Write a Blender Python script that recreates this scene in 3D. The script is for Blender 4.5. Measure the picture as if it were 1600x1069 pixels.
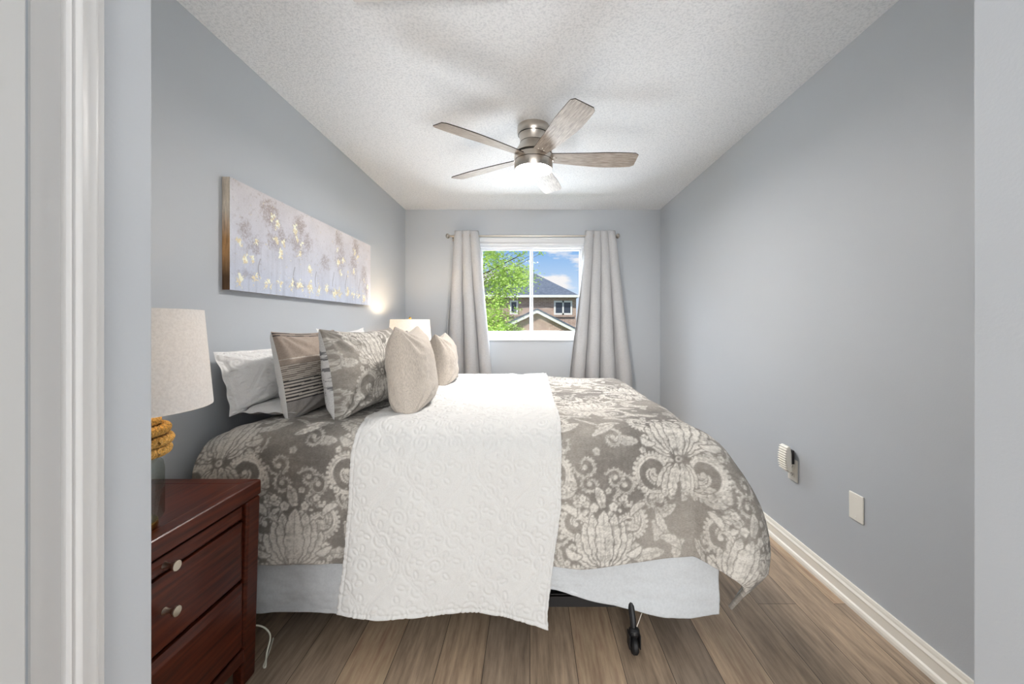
import bpy, bmesh, math, random
import numpy as np
from mathutils import Vector, Matrix
PI = math.pi
random.seed(7); rng = np.random.RandomState(7)
for o in list(bpy.data.objects): bpy.data.objects.remove(o)
scene = bpy.context.scene
COL = scene.collection

def lin(r, g, b):
    f = lambda c: (c/255/12.92) if c/255 <= .04045 else ((c/255+.055)/1.055)**2.4
    return (f(r), f(g), f(b), 1)

# ------------------------------------------------------------ room numbers
XL, XR, YB, CH, CAMZ, F = -1.336, 1.395, 4.226, 2.44, 1.217, 616.0
PW0, PW1 = .485, .64                 # partition wall the camera looks through
OX0, OX1 = -.613, .719

# ------------------------------------------------------------ camera
cd = bpy.data.cameras.new('camera'); cam = bpy.data.objects.new('camera', cd); COL.objects.link(cam)
cam.location = (0, 0, CAMZ); cam.rotation_euler = (PI/2, 0, 0)
cd.sensor_width = 36; cd.lens = F*36/1600; cd.shift_x = -28/1600; cd.shift_y = -28.5/1600
cd.clip_start = .02; cd.clip_end = 500
scene.camera = cam

# ------------------------------------------------------------ view
scene.view_settings.view_transform = 'Standard'; scene.view_settings.look = 'None'
scene.view_settings.exposure = 0.62; scene.view_settings.gamma = 1
scene.view_settings.use_curve_mapping = False

# ------------------------------------------------------------ world: blue sky with clouds
w = bpy.data.worlds.new('sky'); scene.world = w; w.use_nodes = True
nt = w.node_tree; N = nt.nodes; L = nt.links; N.clear()
out = N.new('ShaderNodeOutputWorld'); bg = N.new('ShaderNodeBackground'); L.new(bg.outputs[0], out.inputs[0])
tc = N.new('ShaderNodeTexCoord'); sep = N.new('ShaderNodeSeparateXYZ'); L.new(tc.outputs['Generated'], sep.inputs[0])
rp = N.new('ShaderNodeValToRGB'); L.new(sep.outputs['Z'], rp.inputs[0])
e = rp.color_ramp.elements; e[0].position = 0.0; e[0].color = lin(226, 234, 244); e[1].position = .45; e[1].color = lin(80, 135, 205)
k = e.new(.09); k.color = lin(196, 218, 242); k = e.new(.19); k.color = lin(132, 180, 232)
mp = N.new('ShaderNodeMapping'); L.new(tc.outputs['Generated'], mp.inputs[0]); mp.inputs['Scale'].default_value = (3.4, 3.4, 13); mp.inputs['Location'].default_value = (1.33, .2, .55)
nz = N.new('ShaderNodeTexNoise'); nz.inputs['Scale'].default_value = 2.1; nz.inputs['Detail'].default_value = 7; nz.inputs['Roughness'].default_value = .55; L.new(mp.outputs[0], nz.inputs[0])
cr = N.new('ShaderNodeValToRGB'); cr.color_ramp.elements[0].position = .50; cr.color_ramp.elements[1].position = .60; L.new(nz.outputs[0], cr.inputs[0])
mx = N.new('ShaderNodeMixRGB'); L.new(cr.outputs[0], mx.inputs[0]); L.new(rp.outputs[0], mx.inputs[1]); mx.inputs[2].default_value = lin(246, 242, 240)
L.new(mx.outputs[0], bg.inputs[0]); bg.inputs[1].default_value = .70

# ------------------------------------------------------------ lights
def add_light(name, kind, loc, rot, energy, color=(1, 1, 1), **kw):
    l = bpy.data.lights.new(name, kind); l.energy = energy; l.color = color
    for a, b in kw.items(): setattr(l, a, b)
    o = bpy.data.objects.new(name, l); COL.objects.link(o); o.location = loc; o.rotation_euler = rot
    return o
# sun high behind this house: lights the neighbour's front, never enters the window
add_light('sun', 'SUN', (0, -5, 12), (math.radians(42), 0, math.radians(-38)), 3.4, (1, .96, .9), angle=.01)
# fill lamps added out of view outside: above the window head, below its sill
add_light('sky_fill', 'AREA', (0, 4.95, 2.72), (math.radians(-52), 0, 0), 210, (.84, .92, 1), shape='RECTANGLE', size=2.0, size_y=.9)
add_light('ground_bounce_fill', 'AREA', (0, 7.5, -.1), (math.radians(-118), 0, 0), 250, (.9, .95, 1), shape='RECTANGLE', size=3.6, size_y=1.0)
FAN_GLOW, HALL_FILL_GLOW, BULB_W = 160.0, 3.0, 5.5
add_light('hall_fill', 'AREA', (.05, -3.1, 1.15), (math.radians(116), 0, 0), 90, (1, .985, .97), shape='RECTANGLE', size=1.1, size_y=1.3)  # softbox-like fill lamp added behind the camera, tilted up into the room

# ============================================================ helpers
def link(o, parent=None):
    COL.objects.link(o)
    if parent is not None: o.parent = parent
    return o
def tag(o, label=None, cat=None, group=None, kind=None):
    if label: o['label'] = label
    if cat: o['category'] = cat
    if group: o['group'] = group
    if kind: o['kind'] = kind
    return o
def empty(name, loc=(0, 0, 0), rot=(0, 0, 0), **kw):
    o = bpy.data.objects.new(name, None); link(o); o.location = loc; o.rotation_euler = rot; o.empty_display_size = .1
    return tag(o, **kw)
def obj(name, bm, m, parent=None, smooth=False, bevel=0, seg=2, kind=None, label=None, auto=35):
    me = bpy.data.meshes.new(name); bm.normal_update(); bm.to_mesh(me); bm.free()
    for mm in (m if isinstance(m, (list, tuple)) else [m]): me.materials.append(mm)
    o = bpy.data.objects.new(name, me); link(o, parent)
    if smooth:
        me.polygons.foreach_set('use_smooth', [True]*len(me.polygons))
        try: me.set_sharp_from_angle(angle=math.radians(auto))
        except Exception: pass
    if bevel:
        b = o.modifiers.new('bevel', 'BEVEL'); b.width = bevel; b.segments = seg; b.limit_method = 'ANGLE'; b.angle_limit = math.radians(40)
    if kind: o['kind'] = kind
    if label: o['label'] = label
    return o
def box(bm, x0, x1, y0, y1, z0, z1, mi=0):
    vs = [bm.verts.new(p) for p in ((x0,y0,z0),(x1,y0,z0),(x1,y1,z0),(x0,y1,z0),(x0,y0,z1),(x1,y0,z1),(x1,y1,z1),(x0,y1,z1))]
    for f in ((0,3,2,1),(4,5,6,7),(0,1,5,4),(1,2,6,5),(2,3,7,6),(3,0,4,7)):
        bm.faces.new([vs[i] for i in f]).material_index = mi
    return bm
def B(*a):
    bm = bmesh.new()
    for t in (a if isinstance(a[0], (tuple, list)) else [a]): box(bm, *t)
    return bm
def lathe(prof, n=48, axis='Z', origin=(0, 0, 0), bm=None):
    bm = bm or bmesh.new(); rings = []
    ox, oy, oz = origin
    for r, h in prof:
        ring = []
        for i in range(n):
            a = 2*PI*i/n; c, s = r*math.cos(a), r*math.sin(a)
            p = {'Z': (c, s, h), 'X': (h, c, s), 'Y': (s, h, c)}[axis]
            ring.append(bm.verts.new((p[0]+ox, p[1]+oy, p[2]+oz)))
        rings.append(ring)
    for a, b in zip(rings, rings[1:]):
        for i in range(n): bm.faces.new((a[i], a[(i+1) % n], b[(i+1) % n], b[i]))
    if prof[0][0] > 1e-5: bm.faces.new(rings[0][::-1])
    if prof[-1][0] > 1e-5: bm.faces.new(rings[-1])
    bmesh.ops.remove_doubles(bm, verts=bm.verts, dist=1e-6)
    bmesh.ops.recalc_face_normals(bm, faces=bm.faces)
    return bm
def tube(pts, r, n=10, bm=None, closed=False):
    bm = bm or bmesh.new(); P = [Vector(p) for p in pts]; rings = []; m = len(P); up = Vector((0, 0, 1)); prev = None
    for i, p in enumerate(P):
        if closed: t = P[(i+1) % m]-P[i-1]
        else: t = P[min(i+1, m-1)]-P[max(i-1, 0)]
        t.normalize()
        if prev is None:
            a = t.cross(up)
            if a.length < .05: a = t.cross(Vector((1, 0, 0)))
        else: a = prev - t*prev.dot(t)
        a.normalize(); prev = a; b = t.cross(a)
        rr = r[i] if isinstance(r, (list, tuple)) else r
        rings.append([bm.verts.new(p+a*rr*math.cos(2*PI*k/n)+b*rr*math.sin(2*PI*k/n)) for k in range(n)])
    prs = list(zip(rings, rings[1:]))+([(rings[-1], rings[0])] if closed else [])
    for a, b in prs:
        for k in range(n): bm.faces.new((a[k], a[(k+1) % n], b[(k+1) % n], b[k]))
    if not closed: bm.faces.new(rings[0][::-1]); bm.faces.new(rings[-1])
    bmesh.ops.recalc_face_normals(bm, faces=bm.faces)
    return bm
def grid_obj(name, P, m, parent=None, col=None, flip=False, solid=0, offset=-1):
    nu, nv = P.shape[:2]; me = bpy.data.meshes.new(name)
    me.vertices.add(nu*nv); me.vertices.foreach_set('co', P.reshape(-1).astype(np.float32))
    i = np.arange(nu*nv).reshape(nu, nv)
    q = np.stack([i[:-1, :-1], i[1:, :-1], i[1:, 1:], i[:-1, 1:]], -1).reshape(-1, 4)
    if flip: q = q[:, ::-1]
    nf = len(q); me.loops.add(nf*4); me.loops.foreach_set('vertex_index', q.reshape(-1).astype(np.int32))
    me.polygons.add(nf); me.polygons.foreach_set('loop_start', (np.arange(nf)*4).astype(np.int32)); me.polygons.foreach_set('loop_total', np.full(nf, 4, np.int32))
    me.polygons.foreach_set('use_smooth', [True]*nf); me.update(calc_edges=True); me.validate()
    if col is not None:
        a = me.color_attributes.new('pattern', 'FLOAT_COLOR', 'POINT')
        c = np.ones((nu*nv, 4), np.float32); c[:, :3] = col.reshape(-1, 3) if col.ndim == 3 else col.reshape(-1, 1)
        a.data.foreach_set('color', c.reshape(-1))
    me.materials.append(m); o = bpy.data.objects.new(name, me); link(o, parent)
    if solid:
        s = o.modifiers.new('solid', 'SOLIDIFY'); s.thickness = solid; s.offset = offset
    return o
# value noise
def vnoise(x, y, seed=0):
    r = np.random.RandomState(seed).rand(64, 64)
    xi = np.floor(x).astype(int); yi = np.floor(y).astype(int); fx = x-xi; fy = y-yi
    fx = fx*fx*(3-2*fx); fy = fy*fy*(3-2*fy); g = lambda a, b: r[a % 64, b % 64]
    return (g(xi, yi)*(1-fx)+g(xi+1, yi)*fx)*(1-fy)+(g(xi, yi+1)*(1-fx)+g(xi+1, yi+1)*fx)*fy
def fbm(x, y, seed=0, o=4):
    s = 0; a = .5; t = 0
    for k in range(o): s = s+a*vnoise(x*2**k+k*7.3, y*2**k+k*3.1, seed+k); t += a; a *= .5
    return s/t-.5

# ============================================================ materials
def mat(name, rgb=(200, 200, 200), rough=.6, metal=0, spec=.5, sheen=0):
    m = bpy.data.materials.new(name); m.use_nodes = True; b = m.node_tree.nodes['Principled BSDF']
    b.inputs['Base Color'].default_value = lin(*rgb); b.inputs['Roughness'].default_value = rough; b.inputs['Metallic'].default_value = metal
    b.inputs['Specular IOR Level'].default_value = spec
    if sheen: b.inputs['Sheen Weight'].default_value = sheen
    m.diffuse_color = lin(*rgb)
    return m
def nd(m, t, **ins):
    n = m.node_tree.nodes.new(t)
    for a, b in ins.items(): n.inputs[a.replace('_', ' ')].default_value = b
    return n
def lk(m, a, b): m.node_tree.links.new(a, b)
def bsdf(m): return m.node_tree.nodes['Principled BSDF']
def noise(m, scale, detail=4, rough=.5, stretch=None, coord='Object'):
    t = nd(m, 'ShaderNodeTexCoord'); mp = nd(m, 'ShaderNodeMapping')
    if stretch: mp.inputs['Scale'].default_value = stretch
    n = nd(m, 'ShaderNodeTexNoise', Scale=scale, Detail=detail, Roughness=rough)
    lk(m, t.outputs[coord], mp.inputs[0]); lk(m, mp.outputs[0], n.inputs[0]); return n.outputs[0]
def ramp(m, fac, stops):
    r = nd(m, 'ShaderNodeValToRGB'); e = r.color_ramp.elements
    e[0].position, e[0].color = stops[0][0], lin(*stops[0][1]); e[1].position, e[1].color = stops[-1][0], lin(*stops[-1][1])
    for p, c in stops[1:-1]: k = e.new(p); k.color = lin(*c)
    lk(m, fac, r.inputs[0]); return r.outputs[0]
def mixc(m, fac, a, b, mode='MIX'):
    x = nd(m, 'ShaderNodeMixRGB'); x.blend_type = mode
    for s, v in zip((0, 1, 2), (fac, a, b)):
        if hasattr(v, 'links') or isinstance(v, bpy.types.NodeSocket): lk(m, v, x.inputs[s])
        else: x.inputs[s].default_value = v
    return x.outputs[0]
def bump(m, h, strength=.3, dist=.01):
    b = nd(m, 'ShaderNodeBump', Strength=strength, Distance=dist); lk(m, h, b.inputs['Height'])
    lk(m, b.outputs[0], bsdf(m).inputs['Normal']); return b

M = {}
m = M['wall'] = mat('wall_paint', (197, 202, 207), .5, spec=.35); bump(m, noise(m, 190, 3), .12, .002)
m = M['ceiling'] = mat('popcorn_ceiling', (232, 231, 229), .95, spec=.1)
n1 = noise(m, 95, 3, .7); vv = nd(m, 'ShaderNodeTexVoronoi', Scale=120.); t = nd(m, 'ShaderNodeTexCoord'); lk(m, t.outputs['Object'], vv.inputs[0])
lk(m, ramp(m, n1, [(.35, (224, 227, 230)), (.55, (243, 245, 247))]), bsdf(m).inputs['Base Color']); bump(m, n1, .55, .006)
m = M['trim'] = mat('white_trim_paint', (222, 222, 221), .4)
m = M['cream_trim'] = mat('cream_baseboard_paint', (248, 243, 232), .4)
m = M['door'] = mat('grey_white_door_paint', (202, 203, 202), .5)
m = M['vinyl'] = mat('white_window_vinyl', (238, 240, 243), .35)
m = M['plate'] = mat('ivory_plastic', (250, 246, 236), .35)
m = M['plasticdark'] = mat('dark_plastic', (45, 42, 42), .5)
# floor planks
m = M['floor'] = mat('laminate_planks', (150, 130, 110), .38, spec=.45)
t = nd(m, 'ShaderNodeTexCoord'); mp = nd(m, 'ShaderNodeMapping'); mp.inputs['Rotation'].default_value = (0, 0, PI/2); lk(m, t.outputs['Object'], mp.inputs[0])
bk = nd(m, 'ShaderNodeTexBrick', Scale=1., Mortar_Size=.0012, Mortar_Smooth=.1, Bias=0., Brick_Width=1.25, Row_Height=.165); bk.offset = .37; lk(m, mp.outputs[0], bk.inputs[0])
bk.inputs['Color1'].default_value = (.0, .0, .0, 1); bk.inputs['Color2'].default_value = (1, 1, 1, 1); bk.inputs['Mortar'].default_value = (.3, .3, .3, 1)
base = ramp(m, bk.outputs['Color'], [(0, (156, 144, 132)), (.5, (182, 166, 148)), (1, (202, 182, 158))])
g1 = noise(m, 9, 8, .65, (7, .55, 1)); g2 = noise(m, 3.5, 5, .6, (3, .5, 1))
c = mixc(m, .55, base, ramp(m, g1, [(.3, (105, 90, 80)), (.52, (190, 180, 168)), (.75, (236, 226, 212))]), 'OVERLAY')
c = mixc(m, .5, c, ramp(m, g2, [(.3, (150, 140, 130)), (.6, (255, 250, 244))]), 'MULTIPLY')
kn = nd(m, 'ShaderNodeTexVoronoi', Scale=1.6); mp2 = nd(m, 'ShaderNodeMapping'); mp2.inputs['Scale'].default_value = (2.2, 1, 1); lk(m, t.outputs['Object'], mp2.inputs[0]); lk(m, mp2.outputs[0], kn.inputs[0])
c = mixc(m, ramp(m, kn.outputs['Distance'], [(0, (150, 150, 150)), (.05, (0, 0, 0))]), c, lin(84, 66, 52))
c = mixc(m, bk.outputs['Fac'], c, lin(70, 60, 52))
lk(m, c, bsdf(m).inputs['Base Color']); bump(m, g1, .12, .003)
def fabric(name, rgb, rough=.95, weave=500, amt=.12, bmp=.15, spec=.15, stretch=(1, 1, 1)):
    m = mat(name, rgb, rough, spec=spec, sheen=.15); n = noise(m, weave, 3, .6, stretch)
    d = tuple(max(0, int(c*(1-amt))) for c in rgb); h = tuple(min(255, int(c*(1+amt*.6))) for c in rgb)
    lk(m, ramp(m, n, [(.3, d), (.7, h)]), bsdf(m).inputs['Base Color']); bump(m, n, bmp, .002); return m
M['skirt'] = fabric('pale_grey_cotton', (206, 210, 213), weave=120, amt=.03, bmp=.1)
M['lining'] = fabric('white_lining', (228, 229, 230), amt=.03)
M['quilt'] = fabric('white_quilted_cotton', (212, 212, 210), weave=300, amt=.03, bmp=.08)
M['sham'] = fabric('white_sham_cotton', (240, 239, 237), weave=300, amt=.03, bmp=.08)
M['white'] = fabric('white_cotton', (236, 235, 232), weave=300, amt=.03, bmp=.08)
M['linen'] = fabric('grey_beige_linen', (190, 181, 170), weave=620, amt=.15, bmp=.15, stretch=(1, 1, .10))
M['curtain'] = fabric('pale_grey_curtain_linen', (198, 198, 199), weave=420, amt=.08, bmp=.12, stretch=(1, 1, .3))
M['shade'] = fabric('white_linen_shade', (247, 246, 245), weave=160, amt=.05, bmp=.2)
bs = bsdf(M['shade']); bs.inputs['Transmission Weight'].default_value = 0
tr = nd(M['shade'], 'ShaderNodeBsdfTranslucent'); tr.inputs[0].default_value = lin(248, 244, 238); ms = nd(M['shade'], 'ShaderNodeMixShader', Fac=.22)
lk(M['shade'], bs.outputs[0], ms.inputs[1]); lk(M['shade'], tr.outputs[0], ms.inputs[2]); lk(M['shade'], ms.outputs[0], M['shade'].node_tree.nodes['Material Output'].inputs[0])
# patterned cloth: colour attribute holds the woven print
def printed(name, scale=300, wear=.5, stretch=(1, 1, 1)):
    m = mat(name, (200, 200, 200), .92, spec=.15, sheen=.1)
    a = nd(m, 'ShaderNodeVertexColor'); a.layer_name = 'pattern'; n = noise(m, scale, 4, .6, stretch)
    lk(m, mixc(m, wear, a.outputs[0], ramp(m, n, [(.3, (168, 166, 162)), (.65, (255, 255, 255))]), 'MULTIPLY'), bsdf(m).inputs['Base Color'])
    bump(m, n, .12, .002); return m
M['damask'] = printed('damask_print', 130, .45, (1, 1, 3)); M['stripe'] = printed('striped_weave', 160, .3); M['canvas'] = printed('painted_canvas', 120, .12)
bsdf(M['canvas']).inputs['Roughness'].default_value = .6
# wood of the nightstand
m = M['mahogany'] = mat('dark_mahogany', (86, 36, 24), .32, spec=.25); g = noise(m, 9, 6, .5, (9, .5, 9))
lk(m, ramp(m, g, [(.3, (54, 21, 12)), (.5, (76, 31, 18)), (.75, (98, 44, 25))]), bsdf(m).inputs['Base Color'])
bsdf(m).inputs['Coat Weight'].default_value = .1; bsdf(m).inputs['Coat Roughness'].default_value = .15
m = M['gap'] = mat('dark_interior_wood', (26, 12, 9), .7)
m = M['blade'] = mat('grey_washed_oak', (170, 158, 146), .45); g = noise(m, 10, 8, .65, (1.2, 11, 1)); 
lk(m, ramp(m, g, [(.3, (124, 110, 98)), (.5, (170, 158, 146)), (.7, (206, 197, 187))]), bsdf(m).inputs['Base Color'])
M['bladeedge'] = mat('dark_blade_edge', (62, 54, 48), .5)
m = M['nickel'] = mat('brushed_nickel', (196, 188, 178), .28, metal=1); n = noise(m, 30, 4, .6, (1, 1, 40)); bump(m, n, .06, .001)
M['nickel_dark'] = mat('dark_seam_metal', (60, 55, 50), .5, metal=.6)
M['knob'] = mat('satin_nickel_knob', (205, 195, 178), .3, metal=1)
M['black'] = mat('black_metal', (22, 22, 24), .5); M['rubber'] = mat('black_rubber', (18, 18, 19), .6)
M['gold'] = mat('antique_gold', (190, 150, 80), .3, metal=1)
M['rope'] = fabric('golden_jute_rope', (205, 160, 86), weave=220, amt=.3, bmp=.6)
m = M['mattress'] = fabric('white_ticking', (225, 224, 222), amt=.03)
m = M['boxspring'] = mat('black_box_spring_cloth', (24, 24, 28), .8)
m = M['sidecloth'] = fabric('brown_corner_guard', (120, 98, 66))
m = M['cord'] = mat('white_cord', (225, 222, 205), .5)
def emit(name, rgb, s):
    m = bpy.data.materials.new(name); m.use_nodes = True; b = bsdf(m); b.inputs['Base Color'].default_value = lin(*rgb)
    b.inputs['Emission Color'].default_value = lin(*rgb); b.inputs['Emission Strength'].default_value = s; return m
M['fanlight'] = emit('lit_frosted_glass', (255, 249, 244), FAN_GLOW)
M['bulb'] = emit('lit_bulb', (255, 226, 180), 20); M['bulb_dim'] = emit('dim_bulb', (255, 232, 200), 5)
def glassy(name, rgb=(255, 255, 255), refl=.06):
    m = bpy.data.materials.new(name); m.use_nodes = True; t = m.node_tree; t.nodes.remove(bsdf(m)); o = t.nodes['Material Output']
    a = nd(m, 'ShaderNodeBsdfTransparent'); a.inputs[0].default_value = lin(*rgb); g = nd(m, 'ShaderNodeBsdfGlossy', Roughness=.02)
    x = nd(m, 'ShaderNodeMixShader'); fr = nd(m, 'ShaderNodeLayerWeight', Blend=.5); pw = nd(m, 'ShaderNodeMath'); pw.operation = 'POWER'; pw.inputs[1].default_value = 4; lk(m, fr.outputs['Facing'], pw.inputs[0])
    ml = nd(m, 'ShaderNodeMath'); ml.operation = 'MULTIPLY_ADD'; ml.inputs[1].default_value = .3; ml.inputs[2].default_value = refl; lk(m, pw.outputs[0], ml.inputs[0])
    lk(m, ml.outputs[0], x.inputs[0]); lk(m, a.outputs[0], x.inputs[1]); lk(m, g.outputs[0], x.inputs[2]); lk(m, x.outputs[0], o.inputs[0]); return m
M['glass'] = glassy('window_glass', (252, 253, 254), .0015); M['jar'] = glassy('jar_glass', (222, 226, 222))

# ============================================================ the setting
S = dict(kind='structure')
YH = -3.6                                   # hall behind the camera
obj('floor', B(XL-.12, XR+.12, YH-.12, YB+.12, -.08, 0), M['floor'], **S)
obj('ceiling', B(XL-.12, XR+.12, YH-.12, YB+.12, CH, CH+.1), M['ceiling'], **S)
obj('wall_left', B(XL-.12, XL, YH, YB, 0, CH), M['wall'], **S)
obj('wall_right', B(XR, XR+.12, YH, YB, 0, CH), M['wall'], **S)
obj('wall_hall', B(XL-.12, XR+.12, YH-.12, YH, 0, CH), M['wall'], **S)
WX0, WX1, WZ0, WZ1 = -.552, .577, 1.098, 2.050
obj('wall_back', B((XL-.12, WX0, YB, YB+.14, 0, CH), (WX1, XR+.12, YB, YB+.14, 0, CH), (WX0, WX1, YB, YB+.14, 0, WZ0), (WX0, WX1, YB, YB+.14, WZ1, CH)), M['wall'], **S)
obj('wall_front_left', B(XL, OX0, PW0, PW1, 0, CH), M['wall'], bevel=.003, **S)
obj('wall_front_right', B(OX1, XR, PW0, PW1, 0, CH), M['wall'], bevel=.003, **S)
# window
def prism_y(prof, y0, y1, bm=None):          # prof: (x,z) list extruded along y
    bm = bm or bmesh.new(); a = [bm.verts.new((x, y0, z)) for x, z in prof]; b = [bm.verts.new((x, y1, z)) for x, z in prof]; n = len(prof)
    for i in range(n): bm.faces.new((a[i], a[(i+1) % n], b[(i+1) % n], b[i]))
    bm.faces.new(a[::-1]); bm.faces.new(b); bmesh.ops.recalc_face_normals(bm, faces=bm.faces); return bm
def frame_xz(bm, x0, x1, z0, z1, t, y0, y1):
    box(bm, x0, x1, y0, y1, z1-t, z1); box(bm, x0, x1, y0, y1, z0, z0+t)
    box(bm, x0, x0+t, y0, y1, z0+t, z1-t); box(bm, x1-t, x1, y0, y1, z0+t, z1-t)
win = empty('window_1', (0, 0, 0), kind='structure')
bm = bmesh.new(); frame_xz(bm, WX0-.058, WX1+.058, WZ0-.058, WZ1+.083, .058, YB-.018, YB); box(bm, WX0, WX1, YB-.018, YB, WZ1, WZ1+.04)
obj('window_casing', bm, M['vinyl'], win, bevel=.006)
bm = bmesh.new(); frame_xz(bm, WX0-.062, WX1+.062, WZ0-.062, WZ1+.087, .014, YB-.026, YB); obj('casing_bead', bm, M['vinyl'], win, bevel=.004)
bm = bmesh.new(); frame_xz(bm, WX0, WX1, WZ0, WZ1, .022, YB, YB+.12); obj('window_frame', bm, M['vinyl'], win, bevel=.003)
bm = bmesh.new(); frame_xz(bm, WX0+.022, .036, WZ0+.022, WZ1-.022, .018, YB+.035, YB+.058); obj('sash', bm, M['vinyl'], win, bevel=.003)
bm = bmesh.new(); frame_xz(bm, -.004, WX1-.022, WZ0+.022, WZ1-.022, .018, YB+.062, YB+.085); obj('sash', bm, M['vinyl'], win, bevel=.003)
obj('pane', B(WX0+.038, .020, YB+.044, YB+.049, WZ0+.038, WZ1-.038), M['glass'], win)
obj('pane', B(.012, WX1-.038, YB+.071, YB+.076, WZ0+.038, WZ1-.038), M['glass'], win)
# baseboards (stepped profile with shoe moulding)
def base_prof(): return [(0, 0), (.024, 0), (.024, .012), (.020, .022), (.014, .027), (.013, .062), (.016, .066), (.016, .070), (.010, .078), (.009, .086), (.006, .094), (0, .095)]
bm = prism_y([(XR-x, z) for x, z in base_prof()], PW1, YB); obj('baseboard_right', bm, M['cream_trim'], **S)
bm = prism_y([(XL+x, z) for x, z in base_prof()], PW1, YB); obj('baseboard_left', bm, M['cream_trim'], **S)
bm = prism_y([(YB-x, z) for x, z in base_prof()], XL+.02, XR-.02)
for v in bm.verts: v.co = Vector((v.co.y, v.co.x, v.co.z))
bmesh.ops.recalc_face_normals(bm, faces=bm.faces); obj('baseboard_back', bm, M['cream_trim'], **S)
# door casing round the left end of the partition and the open door leaf
def prism_z(prof, z0, z1):
    bm = bmesh.new(); a = [bm.verts.new((x, y, z0)) for x, y in prof]; b = [bm.verts.new((x, y, z1)) for x, y in prof]; n = len(prof)
    for i in range(n): bm.faces.new((a[i], a[(i+1) % n], b[(i+1) % n], b[i]))
    bm.faces.new(a[::-1]); bm.faces.new(b); bmesh.ops.recalc_face_normals(bm, faces=bm.faces); return bm
y0 = .5135
pr = [(OX0, y0-.032), (OX0+.003, y0-.032), (OX0+.003, y0-.001), (OX0+.009, y0+.0), (OX0+.0115, y0+.004), (OX0+.009, y0+.0075), (OX0+.0105, y0+.011), (OX0+.012, y0+.013), (OX0+.0125, y0+.016), (OX0+.0105, y0+.021), (OX0+.0085, y0+.030), (OX0+.0095, y0+.034), (OX0+.009, y0+.0375), (OX0+.0065, y0+.041), (OX0+.006, y0+.0475), (OX0+.004, y0+.0505), (OX0, y0+.051)]
obj('trim_1', prism_z(pr, 0, CH), M['trim'], smooth=True, auto=28, **S)
dr = empty('door_1', (-.59, .462, 0), kind='structure')
obj('door_leaf', B(-.037, 0, -.76, 0, .01, 2.03), M['door'], dr, bevel=.002)
for z in (.20, 1.84): obj('hinge', B(-.030, -.020, -.002, .018, z, z+.09), M['nickel'], dr)
# attic hatch moulding
hx = empty('trim_2', (-.385, 1.12, CH), (0, 0, math.radians(-2.0)), kind='structure')
bm = bmesh.new()
for a in ((-.29, .29, .31, .355, -.014, 0), (-.29, .29, -.355, -.31, -.014, 0), (-.29, -.245, -.31, .31, -.014, 0), (.245, .29, -.31, .31, -.014, 0)): box(bm, *a)
obj('hatch_moulding', bm, M['trim'], hx, bevel=.004); obj('hatch_panel', B(-.245, .245, -.31, .31, -.006, 0), M['ceiling'], hx)

# ============================================================ print rasters
class Tile:
    def __init__(s, w, h, res, v=0.): s.w, s.h, s.r = w, h, res; s.nx, s.ny = int(w/res), int(h/res); s.a = np.full((s.nx, s.ny), v)
    def disc(s, x, y, r, v, soft=.6):
        k = int(r/s.r)+2; cx, cy = x/s.r, y/s.r; ix, iy = int(cx), int(cy)
        I, J = np.meshgrid(np.arange(ix-k, ix+k+1), np.arange(iy-k, iy+k+1), indexing='ij')
        d = np.hypot(I-cx, J-cy)*s.r; wgt = np.clip((r-d)/(s.r*soft*2)+.5, 0, 1)
        a = s.a[I % s.nx, J % s.ny]; s.a[I % s.nx, J % s.ny] = a*(1-wgt)+v*wgt
    def sample(s, x, y):
        fx = (x/s.r) % s.nx; fy = (y/s.r) % s.ny; i = np.floor(fx).astype(int); j = np.floor(fy).astype(int); u = fx-i; v = fy-j
        g = lambda p, q: s.a[p % s.nx, q % s.ny]
        return (g(i, j)*(1-u)+g(i+1, j)*u)*(1-v)+(g(i, j+1)*(1-u)+g(i+1, j+1)*u)*v
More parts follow.
